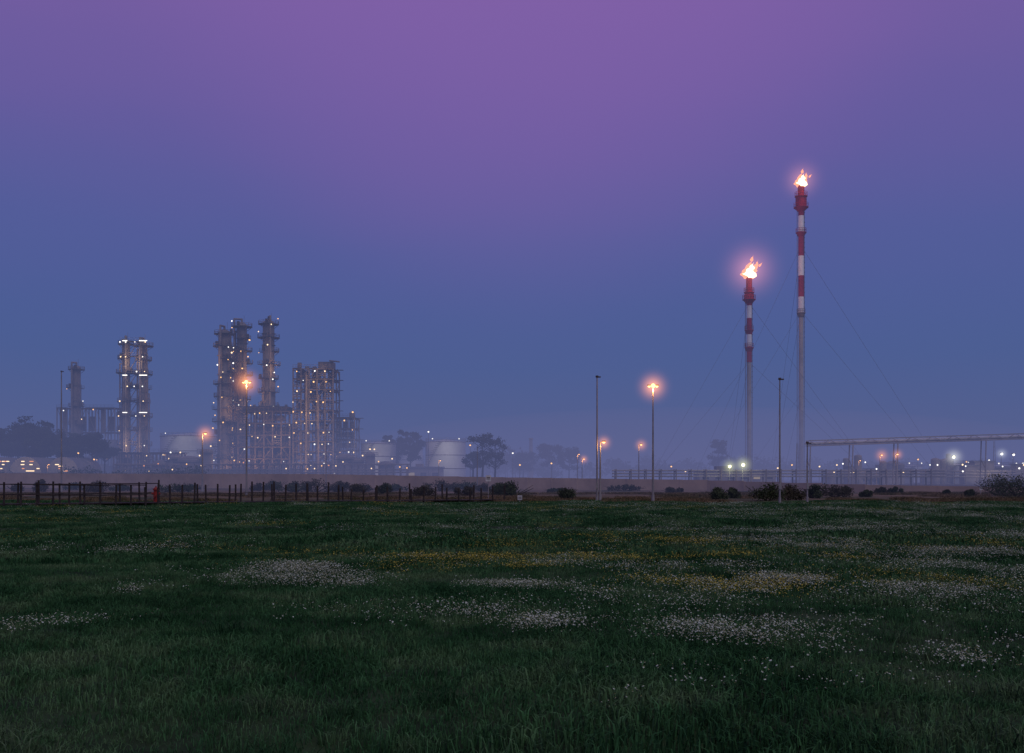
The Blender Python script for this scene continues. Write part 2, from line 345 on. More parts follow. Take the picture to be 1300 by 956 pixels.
def frame(b,x0,x1,y0,y1,H,nl,nb,kb='steel',lights=0.5,decks=True,base=0,lk=('lw','ly','ly','lc'),equip=True,t=.35):
    lights*=.75
    xs=np.linspace(x0,x1,nb+1); zs=np.linspace(base,H,nl+1)
    yy=np.linspace(y0,y1,3)
    for x in xs:
        for y in yy: b.box((x,y,(base+H)/2),(t,t,H-base),kb)
    for li,z in enumerate(zs[1:]):
        for y in yy: b.box(((x0+x1)/2,y,z-t*.5),(x1-x0-t-.02,t*.7,t*.8),kb)
        for x in xs: b.box((x,(y0+y1)/2,z-t*1.4),(t*.7,y1-y0-.02,t*.6),kb)
        if decks:
            for i in range(nb):
                if rng.random()<.75:
                    b.box(((xs[i]+xs[i+1])/2,(y0+y1)/2,z+.06),(xs[i+1]-xs[i]-.05,y1-y0+1.2,.1),'darksteel')
        for y in (y0-.6,):
            for h in(.6,1.15): b.cyl((x0,y,z+h),(x1,y,z+h),.05,None,'steel',3,False)
            for x in np.arange(x0,x1+.1,1.5): b.cyl((x,y,z),(x,y,z+1.15),.04,None,'steel',3,False)
        for i in range(nb):
            if rng.random()<.5:
                s=rng.random()<.5
                b.cyl((xs[i+(0 if s else 1)],y0,zs[li]),(xs[i+(1 if s else 0)],y0,z),t*.35,None,kb,4,False)
            if equip and rng.random()<.85:
                cx=(xs[i]+xs[i+1])/2; w=(xs[i+1]-xs[i])*.35; hz=(z-zs[li])
                k=rng.integers(4)
                if k==0: b.cyl((cx-w,(y0+y1)/2,zs[li]+hz*.45),(cx+w,(y0+y1)/2,zs[li]+hz*.45),hz*.27,None,'clad',12)
                elif k==1: b.cyl((cx,(y0+y1)/2,zs[li]+.1),(cx,(y0+y1)/2,z-.5),w*.7,None,'steel',12)
                elif k==2: b.box((cx,y0+2,zs[li]+hz*.35),(w*1.4,2,hz*.6),'darksteel')
                else:
                    for q in range(3): b.cyl((xs[i],y0+q*.8+.5,zs[li]+hz*(.3+.2*q)),(xs[i+1],y0+q*.8+.5,zs[li]+hz*(.3+.2*q)),.18,None,'clad',6)
            if rng.random()<lights:
                b.ball((rng.uniform(xs[i],xs[i+1]),y0-.4,z-rng.uniform(.6,1.2)),rng.uniform(.14,.28),lk[rng.integers(len(lk))])
    for i in range(nl):
        s=1 if i%2 else -1
        b.box((x1+1.2,(y0+y1)/2,zs[i+1]),(2.2,2,.12),'darksteel')
        b.cyl((x1+.8,(y0+y1)/2-2.5*s,zs[i]),(x1+.8,(y0+y1)/2+2.5*s,zs[i+1]),.15,None,'steel',4,False)
WARM=(1,.58,.28)
for (px,top,R,D,npl) in [(285,413,2.5,352,11),(307,404,2.1,362,12),(341,401,2.5,372,11)]:
    b=B(); colv(b,X(px,D),D,Zt(top,D)-1.5,R,npl,dens=.9); o=b.obj('distillation_column')
    for q in range(3):
        z=8+q*18+rng.uniform(-4,4); light('platform_lamp',(X(px,D)+rng.choice([-1,1])*(R+3),D-R-3,z),WARM,1000,o,.4)
b=B(); D=356; frame(b,X(292,D),X(300,D),D-2,D+3,48,10,1,lights=.7,equip=False); b.obj('stair_tower')
D=350; b=B(); H=Zt(427,D)
for px,h in((160,H),(182,H-.6)):
    colv(b,X(px,D),D,h-1.2,1.55,9,lights=False)
for i,z in enumerate(np.linspace(8,H-2,9)):
    b.box((X(171,D),D-1,z),(X(182,D)-X(160,D),2.2,.2),'darksteel')
    for h in(.6,1.15): b.cyl((X(155,D),D-2.4,z+h),(X(188,D),D-2.4,z+h),.05,None,'steel',3,False)
    for px in (156,165,176,187):
        if rng.random()<.6: b.ball((X(px+rng.uniform(-2,2),D),D-3.2,z-.4),rng.uniform(.16,.26),['lw','lc','lw'][rng.integers(3)])
    if i<8:
        b.cyl((X(165,D),D-1,z),(X(177,D),D-1,z+(H-10)/8),.14,None,'steel',4,False)
for px in(186,189): b.cyl((X(px,D),D-1.5,0),(X(px,D),D-1.5,H-6),.15,None,'steel',6)
for z in(H-2,H-14,H-27): 
    for px in (184,188,163): b.cyl((X(px,D)-.7,D-3.5,z),(X(px,D)+.9,D-3.5,z),.15,None,'lc',5)
o=b.obj('twin_fractionating_column')
for z in(13,42): light('platform_lamp',(X(171,D),D-6,z),(1,.72,.48),1300,o,.4)
D=400; b=B(); colv(b,X(97,D),D,Zt(464,D),1.9,6,dens=.3); b.obj('absorber_column')
b=B(); frame(b,X(68,D),X(142,D),D+3,D+9,Zt(517,D),3,6,lights=.3); b.obj('process_structure')
b=B(); D=330; frame(b,X(150,D),X(232,D),D-4,D+2,Zt(575,D),2,9,lights=.5); b.obj('pipe_rack')
b=B(); D=345; frame(b,X(308,D),X(373,D),D-6,D+6,Zt(523,D),6,6,'steel',lights=.6); 
b.box((X(340,D),D+8,Zt(540,D)/2),(X(370,D)-X(312,D),3,Zt(540,D)),'roof')
b.box((X(340,D),D,Zt(523,D)+.9),(X(368,D)-X(312,D),8,1.6),'darksteel')
for i in range(6):
    x=X(314+i*10,D); b.cyl((x,D-1,Zt(523,D)),(x,D-1,Zt(514,D)),.5,None,'clad',8)
o=b.obj('process_unit'); light('area_lamp',(X(330,D),D-12,6),WARM,2600,o); light('area_lamp',(X(360,D),D-12,14),WARM,1800,o)
b=B(); D=340; Ht=Zt(470,D); frame(b,X(377,D),X(427,D),D-6,D+6,Ht,11,5,'steel',lights=.8,t=.4)
for i in range(5):
    x=X(382+i*9.5,D); h=Ht+rng.uniform(.8,3.0); b.cyl((x,D-2,Ht),(x,D-2,h),.7,None,'clad',10)
b.box((X(415,D),D,Ht+1.3),(5,5,2.6),'steel')
b.cyl((X(420,D),D-3,Ht+2.9),(X(433,D),D-3,Ht+2.5),.25,None,'steel',6)
b.cyl((X(395,D),D-8,2),(X(395,D),D-8,Ht-2),.4,None,'steel',10); b.cyl((X(410,D),D-8,2),(X(410,D),D-8,Ht-9),.3,None,'steel',10)
o=b.obj('reactor_structure')
for q in [(385,590,1700),(420,570,1500),(400,530,1400),(410,490,1000)]: light('deck_lamp',(X(q[0],D),D-13,Zt(q[1],D)),(1,.66,.30),q[2],o)
b=B(); D=350; frame(b,X(428,D),X(453,D),D-5,D+5,Zt(531,D),6,3,lights=.6); 
b.cyl((X(447,D),D,Zt(531,D)),(X(447,D),D,Zt(524,D)),1,None,'clad',10); b.obj('process_structure')
b=B(); D=318
for px,r,h in [(205,3,6),(222,2.4,8),(240,4,7),(262,2,10),(438,3,8),(452,2.4,7),(470,1.6,9),(490,2.2,6)]:
    b.cyl((X(px,D),D,0),(X(px,D),D,h),r,None,'clad',16); b.dome((X(px,D),D,h),r,r*.4,'clad',16)
    b.arc((X(px,D),D,h-.6),r,r+1,0,2*math.pi,.12,'darksteel',14); ringrail(b,(X(px,D),D,h-.5),r+.95,0,2*math.pi)
    b.ball((X(px,D)+r,D-2,h+1.6),.25,'lw')
b.obj('process_vessels')
b=B(); D=300
for z in(3.2,4.0,5.6): 
    for q in range(3): b.cyl((X(145,D),D+q*.9,z),(X(520,D),D+q*.9,z),.22,None,'clad',6)
for px in range(148,520,9):
    for dy in(-.4,2.4): b.box((X(px,D),D+dy,2.9),(.3,.3,5.8),'steel')
    b.box((X(px,D),D+1,2.75),(.25,3.2,.3),'steel'); b.box((X(px,D),D+1,5.2),(.25,3.2,.3),'steel')
    if rng.random()<.3: b.ball((X(px,D),D-.8,rng.uniform(4,6.5)),.2,['lw','ly','lof'][rng.integers(3)])
b.obj('pipe_rack')
def building(name,px0,px1,D,py,depth=12,win='win'):
    b=B(); x0,x1=X(px0,D),X(px1,D); h=Zt(py,D); cx=(x0+x1)/2; w=x1-x0
    b.box((cx,D+depth/2,h/2),(w,depth,h),'conc'); b.box((cx,D+depth/2,h+.2),(w+.8,depth+.8,.4),'roof')
    b.box((cx-w*.15,D+depth/2,h+.9),(w*.2,depth*.4,1),'steel')
    n=max(3,int(w/3))
    for i in range(n):
        x=x0+w*(i+.5)/n; b.box((x,D-.03,h*.55),(w/n*.5,.1,h*.25),win if rng.random()<.3 else 'darksteel'); b.box((x,D-.06,h*.55-h*.15),(w/n*.62,.2,.12),'conc')
    b.box((x0+w*.08,D-.04,1.1),(1.2,.12,2.2),'darksteel')
    return b.obj(name)
building('control_building',262,372,322,598)
building('substation_building',515,560,330,594)
def tank(px0,px1,D,py,stair=True,lit=None):
    b=B(); R=(X(px1,D)-X(px0,D))/2; x=X((px0+px1)/2,D); h=Zt(py,D)-R*.12
    b.cyl((x,D+R,0),(x,D+R,h),R,None,'tank',40); b.cyl((x,D+R,h),(x,D+R,h+R*.12),R*1.01,.3,'tank',40)
    for q in(.33,.66,.985): b.arc((x,D+R,h*q),R,R+.18,0,2*math.pi,.2,'steel',40)
    ringrail(b,(x,D+R,h),R,0,2*math.pi,'steel',30)
    for q in range(24):
        a=math.pi+q*.06; b.box((x+(R+.6)*math.cos(a),D+R+(R+.6)*math.sin(a),h*q/24+.2),(1,1,.12),'steel',a)
    for q in (0.3,0.75):
        a=math.pi+q*math.pi; b.ball((x+R*math.cos(a),D+R+(R+.2)*math.sin(a),h+.9),.22,'lc')
    o=b.obj('storage_tank')
    if lit: light('tank_lamp',(x+lit[0]*R,D-9,h*.8),(1,.95,.88),lit[1],o,.4)
    return o
tank(538,590,345,557,lit=(.3,1500)); tank(455,500,350,560,lit=(-.4,800)); tank(192,268,395,548,lit=(.1,1000)); tank(500,535,420,568)
tank(1196,1238,260,588,lit=(.0,1200)); tank(1262,1298,300,590); tank(1150,1175,330,590)
# left depot with lit floods
D=270; b=B()
for i in range(3):
    x0=X(-40+i*42,D); b.box((x0+4,D+10+i*3,1.5),(8.6,16,3),'conc')
    b.cyl((x0+4,D+2+i*3,3),(x0+4,D+18+i*3,3),4.4,None,'roof',20)
for i in range(24):
    px=rng.uniform(-5,92); b.box((X(px,D),D-3,Zt(rng.choice([586,590,592,595,598]),D)),(rng.uniform(.4,1.0),.3,.24),'lw' if i%3 else 'lof')
o=b.obj('depot_sheds')
light('area_lamp',(X(30,D),D-8,7),(1,.66,.38),2400,o); light('area_lamp',(X(75,D),D-8,6),(1,.66,.38),1400,o)
# ---------------------------------------------------------------- right hand plant
b=B(); D=205
for z in(1.9,2.5,3.1): 
    for q in range(3): b.cyl((X(778,D),D+q*.8,z),(X(1200,D),D+q*.8,z),.16,None,'pipe',6)
for px in range(782,1200,19):
    for dy in(-.4,2.2): b.box((X(px,D),D+dy,1.7),(.22,.22,3.4),'steel')
    b.box((X(px,D),D+.9,2.85),(.2,3,.2),'steel')
b.obj('pipe_rack')
b=B(); D=190   # elevated pipe bridge
x0,x1=X(1027,D),X(1420,D); z0=Zt(566,D); z1=Zt(557,D)
def zb(x): return z0+(z1-z0)*(x-x0)/(X(1300,D)-x0)
n=30
for dy in(0,2):
    for dz in(0,1.0): b.cyl((x0,D+dy,zb(x0)+dz),(x1,D+dy,zb(x1)+dz),.11,None,'pipe',4)
    for i in range(n):
        xa=x0+(x1-x0)*i/n;xb=x0+(x1-x0)*(i+1)/n
        b.cyl((xa,D+dy,zb(xa)+(0 if i%2 else 1)),(xb,D+dy,zb(xb)+(1 if i%2 else 0)),.06,None,'pipe',4)
for q,r in((.4,.22),(1,.32),(1.6,.2)): b.cyl((x0-.3,D+q,zb(x0)+.45),(x1,D+q,zb(x1)+.45),r,None,'tank',8)
for px in(1029,1083,1140,1252,1330,1390):
    for dy in(0,2): b.cyl((X(px,D)-.25,D+dy-.0,0),(X(px,D),D+dy,zb(X(px,D))),.12,None,'pipe',6)
    b.cyl((X(px,D),D,3),(X(px,D),D+2,5),.07,None,'steel',4)
b.obj('pipe_bridge')
b=B(); D=245
for i in range(30):
    px=rng.uniform(1050,1310); w=rng.uniform(1.5,6); h=rng.uniform(2,6)
    k=rng.integers(3); x=X(px,D); y=D+rng.uniform(0,30)
    if k==0: b.box((x,y,h/2),(w,3,h),'conc'); b.box((x,y,h+.15),(w+.5,3.5,.3),'roof')
    elif k==1: b.cyl((x,y,0),(x,y,h*1.3),w*.35,None,'clad',14); b.dome((x,y,h*1.3),w*.35,w*.15,'clad')
    else:
        b.cyl((x-w/2,y,h*.6),(x+w/2,y,h*.6),1,None,'clad',12); b.box((x-w/3,y,h*.25),(.4,1.4,h*.5),'conc'); b.box((x+w/3,y,h*.25),(.4,1.4,h*.5),'conc')
for px in range(1065,1300,14): b.cyl((X(px,D),D-3,0),(X(px,D),D-3,3.4),.1,None,'steel',5)
for z in(1.8,2.5,3.2): b.cyl((X(1060,D),D-3,z),(X(1300,D),D-3,z),.15,None,'clad',6)
for i in range(14):
    px=rng.uniform(1050,1300); b.ball((X(px,D),D-4,rng.uniform(2.5,5.5)),rng.uniform(.14,.24),['lc','lw','lc'][rng.integers(3)])
o=b.obj('pump_station')
light('area_lamp',(X(1100,D),D-8,5),(1,.7,.45),800,o); light('area_lamp',(X(1250,D),D-8,5),(1,.9,.75),1300,o)
building('pump_house',888,985,240,599,8)
building('workshop_building',1110,1160,280,596,10)
D=430; b=B(); b.cyl((X(674,D),D,0),(X(674,D),D,Zt(556,D)),1.1,.7,'conc',12); b.arc((X(674,D),D,Zt(558,D)),.6,1.0,0,6.283,.5,'conc'); b.obj('chimney')
for px,top,D in [(1012,563,260),(1262,560,280)]:
    b=B(); h=Zt(top,D); x=X(px,D)
    for dx,dy in((-.5,-.3),(.5,-.3),(0,.5)): b.cyl((x+dx,D+dy,0),(x+dx*.3,D+dy*.3,h),.07,None,'steel',4)
    for q in range(int(h/1.2)):
        z=q*1.2; s=1-.7*z/h; b.cyl((x-.5*s,D-.3*s,z),(x+.5*s,D-.3*s,z+1.2),.04,None,'steel',4)
    b.obj('lattice_mast')
# ---------------------------------------------------------------- flares
def flame(b,c,s,lean):
    def tongue(c,w,h,lean,k,seed):
        n=16;rings=16;vs=[];fs=[]
        for j in range(rings):
            t=j/(rings-1); r=w*(math.sin(math.pi*min(1,t*1.0+.12))**.8)*(1-t*.55)+.02
            ox=lean*h*t*t; 
            for i in range(n):
                a=2*math.pi*i/n; q=1+.95*noise.noise(Vector((math.cos(a)*1.9+seed,math.sin(a)*1.9,t*4.6+seed)))
                vs.append((c[0]+ox+r*q*math.cos(a)+.5*w*noise.noise(Vector((t*4,seed,0))),c[1]+r*q*math.sin(a),c[2]+h*t))
        for j in range(rings-1):
            for i in range(n): fs.append((j*n+i,j*n+(i+1)%n,(j+1)*n+(i+1)%n,(j+1)*n+i))
        fs.append(tuple(range(n-1,-1,-1))); fs.append(tuple(range((rings-1)*n,rings*n)))
        b.add(vs,fs,k,True)
    tongue((c[0],c[1]-.9,c[2]),s*.30,s*.80,lean,'flame1',1.3)
    tongue((c[0],c[1]+.3,c[2]),s*.33,s*1.0,lean,'flame2',21.3)
    tongue((c[0]+s*.16,c[1]+.2,c[2]),s*.24,s*.75,lean*1.3,'flame2',4.1)
    tongue((c[0]-s*.16,c[1]+.1,c[2]),s*.22,s*.8,lean*.6,'flame2',7.7)
    tongue((c[0]+s*.22+lean*s*.5,c[1],c[2]+s*.45),s*.12,s*.5,lean*1.5,'flame2',9.2)
    tongue((c[0]+lean*s*.6,c[1],c[2]+s*.9),s*.08,s*.3,lean*1.5,'flame2',12.2)
    tongue((c[0]+s*.55,c[1],c[2]+s*.62),s*.06,s*.22,.9,'flame2',15.2)
def flare(px,D,segs,tip,plats,r,wires,fs,lean,extra=()):
    b=B(); x=X(px,D)
    for (ya,yb,k,rr) in segs: b.cyl((x,D,Zt(yb,D) if yb else 0),(x,D,Zt(ya,D)),rr,None,k,16)
    for (py,ro,hh,k) in plats:
        z=Zt(py,D); b.cyl((x,D,z-1.2),(x,D,z),r,ro*.92,k,14); b.arc((x,D,z),r*.8,ro,0,2*math.pi,.2,k,14); ringrail(b,(x,D,z+.2),ro-.05,0,2*math.pi,k,12,.06)
        if hh: b.cyl((x,D,z+.2),(x,D,z+hh),ro*.75,None,k,14)
    zt=Zt(tip,D)
    for q in range(6):
        a=q*math.pi/3; b.cyl((x+r*1.1*math.cos(a),D+r*1.1*math.sin(a),zt-5),(x+r*1.1*math.cos(a),D+r*1.1*math.sin(a),zt+.3),.12,None,'red',5)
    for dx in(-r-.3,r+.25): b.cyl((x+dx,D+.3,0),(x+dx,D+.3,zt-4),.09,None,'steel',5)
    b.cyl((x,D+r+.4,0),(x,D+r+.4,zt-6),.1,None,'steel',5)
    for z in np.arange(2,zt-6,1.5): b.box((x+r+.2,D-.1,z),(.3,.5,.08),'steel')
    for (py,a,rad) in wires:
        z=Zt(py,D); b.cyl((x,D,z),(x+rad*math.cos(a),D+rad*math.sin(a),0),.035,None,'darksteel',4,False)
        b.box((x+rad*math.cos(a),D+rad*math.sin(a),.4),(1.2,1.2,.8),'conc')
    b.box((x,D,.5),(5,5,1),'conc')
    flame(b,(x,D,zt-.3),fs,lean)
    o=b.obj('flare_stack')
    light('flame_light',(x,D-3,zt+4),(1,.5,.32),7000,o,1.5)
    return o,(x+lean*fs*.3,D,zt+fs*.4)
A=[-.55,-.55+2.09,-.55+4.19]
w=[(312,a,r_) for a,r_ in zip(A,(42,42,42))]+[(395,a,r_) for a,r_ in zip(A,(40,40,40))]+[(500,a,24) for a in A]
o,fc=flare(1017,300,[(236,256,'red',1.0),(256,274,'red',.85),(274,298,'white',.85),(298,325,'red',.85),(325,350,'white',.85),(350,377,'red',.85),(377,400,'white',.85),(400,0,'pipe',.72)],236,[(250,1.9,0,'red'),(264,2.2,3.0,'red'),(296,1.6,0,'red'),(398,1.3,0,'steel')],.8,w,4.6,.12)
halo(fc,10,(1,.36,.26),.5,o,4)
w=[(385,a,r_) for a,r_ in zip(A,(36,36,36))]+[(460,a,r_) for a,r_ in zip(A,(36,36,36))]
o,fc=flare(951,285,[(352,372,'red',.85),(372,388,'red',.8),(388,404,'white',.75),(404,422,'red',.75),(422,440,'white',.75),(440,460,'red',.75),(460,0,'pipe',.66)],352,[(372,1.5,0,'red'),(381,1.9,1.6,'red'),(420,1.3,0,'red'),(442,1.3,0,'red')],.7,w,5.4,.22)
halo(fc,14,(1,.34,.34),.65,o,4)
# ---------------------------------------------------------------- lamps & masts
def lamp(px,py,D,kind='single',R=1.9,I=.6,col=(1,.34,.10),e=120,pr=.07):
    b=B(); x=X(px,D); h=Zt(py,D); g0=gz(x,D)
    b.cyl((x,D,g0-.1),(x,D,g0+.5),pr*1.7,pr*1.5,'pole',10); b.cyl((x,D,g0+.5),(x,D,h+.05),pr*1.1,pr*.55,'pole',10)
    s=pr/.07
    for d in ((-1,1) if kind=='twin' else (1,)):
        b.cyl((x,D,h),(x+d*.22*s,D,h+.10*s),.03*s,None,'pole',6)
        b.box((x+d*.25*s,D,h+.1*s),(.26*s,.2*s,.1*s),'pole'); b.dome((x+d*.25*s,D,h+.045*s),.1*s,-.09*s,'lo',10,3)
    if kind=='twin': b.ball((x,D-.1*s,h+.06*s),.14*s,'lo')
    o=b.obj('street_lamp')
    light('lamp_light',(x+(.25*s if kind!='twin' else 0),D-.1,h-.25*s),(1,.45,.15),e,o,.15)
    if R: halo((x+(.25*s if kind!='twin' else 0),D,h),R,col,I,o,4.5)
    return o
lamp(829,491,67,'twin',1.8,1.2)
lamp(762,562,69,'single',1.0,.8,e=50)
lamp(313,486,82,'twin',2.0,1.2)
lamp(257,551,120,'single',2.1,1.0,e=120,pr=.1)
for px,py,D,R in [(811,565,150,1.9),(1117,578,180,2.4),(1137,577,180,2.0),(739,583,200,1.8),(733,577,220,0),(557,585,230,0),(1090,585,220,0),(60,590,230,0)]:
    lamp(px,py,D,'single',R,.8,e=100,pr=.1)
def smalllamp(px,py,D,k='lc',r=.25,R=3,I=.4,col=(.9,.95,1)):
    b=B(); x=X(px,D); h=Zt(py,D)
    b.cyl((x,D,0),(x,D,h),.11,.06,'pole',8); b.box((x,D-.2,h+.15),(.8,.5,.2),'pole'); b.ball((x,D-.3,h-.05),r,k)
    o=b.obj('floodlight_mast')
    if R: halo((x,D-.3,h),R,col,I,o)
    return o
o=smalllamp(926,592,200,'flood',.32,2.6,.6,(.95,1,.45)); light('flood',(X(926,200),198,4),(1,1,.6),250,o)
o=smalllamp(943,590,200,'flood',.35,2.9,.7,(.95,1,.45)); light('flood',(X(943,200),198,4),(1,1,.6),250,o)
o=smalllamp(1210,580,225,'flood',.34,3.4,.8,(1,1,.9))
smalllamp(1271,576,225,'lc',.3,2.2,.6); smalllamp(1286,577,225,'lc',.28,0)
for px,py in [(448,523),(597,565),(651,575),(544,548),(605,590),(660,590),(700,588),(852,592),(870,598),(987,594),(1040,592),(1062,590),(1180,590),(1240,592),(100,575),(120,583),(217,574),(470,570),(1165,583),(1226,586),(1255,584),(1298,588),(1005,590),(1078,597)]:
    smalllamp(px,py,290,['lw','lc','ly'][rng.integers(3)],.25,0)
def mast(px,py,D,r=.07):
    b=B(); x=X(px,D); h=Zt(py,D); b.cyl((x,D,-.1),(x,D,.4),r*1.6,None,'pole',10); b.cyl((x,D,.4),(x,D,h),r*1.15,r*.7,'pole',10)
    b.cyl((x,D,h),(x,D,h+.12),.11,.09,'darksteel',8); b.box((x+.1,D,h+.02),(.3,.12,.08),'darksteel')
    b.box((x,D-r*1.3,1.1),(.14,.08,.35),'pole')
    return b.obj('lamp_mast')
mast(758,479,69,.06); mast(990,482,64,.055); mast(1025,563,66,.045); mast(78,472,110,.08)
mast(606,568,140,.07); mast(414,540,140,.06)
# ---------------------------------------------------------------- boundary wall
b=B()
pts=[(-40,165,2.4),(150,160,2.3),(400,150,2.2),(640,140,1.7),(900,128,1.35),(1100,112,.85),(1400,100,.6)]
pp=[(X(p,D),D,h) for p,D,h in pts]
for (xa,ya,ha),(xb,yb,hb) in zip(pp[:-1],pp[1:]):
    n=max(2,int((xb-xa)/3))
    for i in range(n):
        t=(i+.5)/n; x=xa+(xb-xa)*t;y=ya+(yb-ya)*t;h=ha+(hb-ha)*t; rz=math.atan2(yb-ya,xb-xa); Ls=math.hypot(xb-xa,yb-ya)/n
        b.box((x,y,h/2-.1),(Ls-.3,.2,h+.2),'wallc',rz)
        t=i/n; b.box((xa+(xb-xa)*t,ya+(yb-ya)*t,h/2),(.32,.34,h+.05),'wallc',rz)
b.obj('boundary_wall')
# ---------------------------------------------------------------- wooden fence + boardwalk
b=B()
def gpt(px,py): D=Dg(py); return X(px,D),D
p0=gpt(-60,645); p1=gpt(185,642); p2=gpt(430,639); p3=gpt(640,637.5)
def fenceline(a,c,sp,h,rails,k='wood',rr=.03):
    Ld=math.hypot(c[0]-a[0],c[1]-a[1]); n=int(Ld/sp); prev=None
    for i in range(n+1):
        t=i/n; x=a[0]+(c[0]-a[0])*t;y=a[1]+(c[1]-a[1])*t; g0=gz(x,y); hh=h*(1+rng.uniform(-.1,.1))
        b.cyl((x,y,g0-.2),(x+rng.uniform(-.05,.05),y,g0+hh),.06,.055,k,7)
        if prev:
            for r in rails: b.cyl((prev[0],prev[1]-.06,prev[2]+h*r),(x,y-.06,g0+h*r),rr,None,k,5)
        prev=(x,y,g0)
fenceline(p0,p1,.8,1.4,(.92,.5)); fenceline(p1,p2,.7,1.25,(.5,),rr=.014); fenceline(p2,p3,.75,1.0,(.5,),rr=.012)
fenceline((p0[0],p0[1]+2.2),(p1[0],p1[1]+2.2),1.1,1.4,(.92,.5)); fenceline((p1[0],p1[1]+2.2),(p3[0],p3[1]+2.4),2.2,1.2,(.4,),rr=.014)
b.obj('wooden_fence')
b=B()
for a,c in((p0,p1),(p1,p3)):
    Ld=math.hypot(c[0]-a[0],c[1]-a[1]); n=int(Ld/.25)
    for i in range(n):
        t=i/n; x=a[0]+(c[0]-a[0])*t;y=a[1]+(c[1]-a[1])*t+1.1; b.box((x,y,.16),(.21,1.9,.05),'wood')
b.obj('boardwalk')
x,y=gpt(198,641); b=B()
b.cyl((x,y,0),(x,y,.12),.2,None,'redp',12); b.cyl((x,y,.12),(x,y,.95),.15,.14,'redp',12); b.arc((x,y,.9),.1,.19,0,6.283,.08,'redp'); b.dome((x,y,.96),.16,.14,'redp'); b.cyl((x-.26,y,.7),(x+.26,y,.7),.07,None,'redp',8); b.cyl((x,y-.26,.55),(x,y,.55),.08,None,'redp',8); b.box((x,y,1.13),(.06,.06,.08),'redp')
b.obj('fire_hydrant')
def sign(px,D,h,w,hh):
    b=B(); x=X(px,D); b.cyl((x,D,-.1),(x,D,h),.03,None,'pole',6); b.box((x,D-.05,h-hh/2),(w,.03,hh),'signw'); b.box((x,D-.07,h-hh*.35),(w*.7,.01,hh*.12),'darksteel'); b.box((x,D-.07,h-hh*.6),(w*.7,.01,hh*.12),'darksteel'); b.obj('info_sign')
sign(620,75,1.85,.4,.45); sign(660,66,.5,.3,.3); sign(1245,90,.8,.25,.25)
# ---------------------------------------------------------------- vegetation
def bush(x,y,w,h,name='shrub',k='leaf',n=1500,ls=.06):
    b=B(); g0=gz(x,y)
    for q in range(7):
        a=rng.uniform(0,6.28); b.cyl((x,y,g0-.1),(x+w*.5*math.cos(a),y+w*.4*math.sin(a),g0+h*rng.uniform(.4,.8)),.04,.015,'bark',5,False)
    m=max(6,int(w*3.5))
    for q in range(m):
        a=rng.uniform(0,6.28);r=rng.uniform(0,.8); cx=x+w*.5*r*math.cos(a); cy=y+w*.4*r*math.sin(a); top=h*(1-.55*r*r)*rng.uniform(.75,1.05)
        rr=h*rng.uniform(.22,.4); b.leaves((cx,cy,g0+max(rr*.6,top-rr)),(rr*1.2,rr*1.2,rr),n//m,ls,k)
        b.leaves((cx,cy,g0+top*.35),(rr*1.3,rr*1.2,top*.4),n//m//2,ls,k)
    b.obj(name)
for px,py,w,top in [(975,636,3.2,611),(1000,635,2.4,613),(1035,633,2.4,614),(1060,632,3.0,611),(1120,630,1.8,620),(1137,630,1.5,620),(1232,632,1.4,622),(1268,631,4.2,599),(1292,632,4.0,601),(720,634,1.6,616),(650,632,3.6,611),(635,631,2.6,613),(910,634,1.6,617),(930,633,1.2,619),(1100,632,1.0,622),(490,630,2.0,615),(540,632,2.4,615),(1200,631,1.2,623),(455,629,2.6,614),(590,631,2.2,616)]:
    D=Dg(py); bush(X(px,D),D,w,Zt(top,D),k='leaf' if rng.random()<.7 else 'leafd')
for px in [12,45,90,130,160,215,250,330,352,370,405,440,470,505,560,585,610,700,790,860,1010,1180]:
    D=rng.uniform(105,140); bush(X(px+rng.uniform(-10,10),D),D,rng.uniform(2,6),rng.uniform(.8,1.7) if px<640 else rng.uniform(.4,.9),k='leafd' if rng.random()<.5 else 'leaf',n=900,ls=.09)
M['dry']=grassmat('dry_grass_blades',(0.07,0.07,0.035),(0.13,0.10,0.06),(0.19,0.14,0.09))
dp=[patch(2.0,500,0.26,0.014,'dry').obj('dry_grass_patch',False) for _ in range(3)]
P=[(rng.uniform(-75,80),rng.uniform(67,104)) for _ in range(1200)]; P=[p for p in P if noise.noise(Vector((p[0]*.08,p[1]*.12,70)))>-.12]
instancer('rough_grass',dp,[(x,y,gz(x,y)) for x,y in P],[(0,0,rng.uniform(0,6.28)) for _ in P],[rng.uniform(.5,1.1) for _ in P])
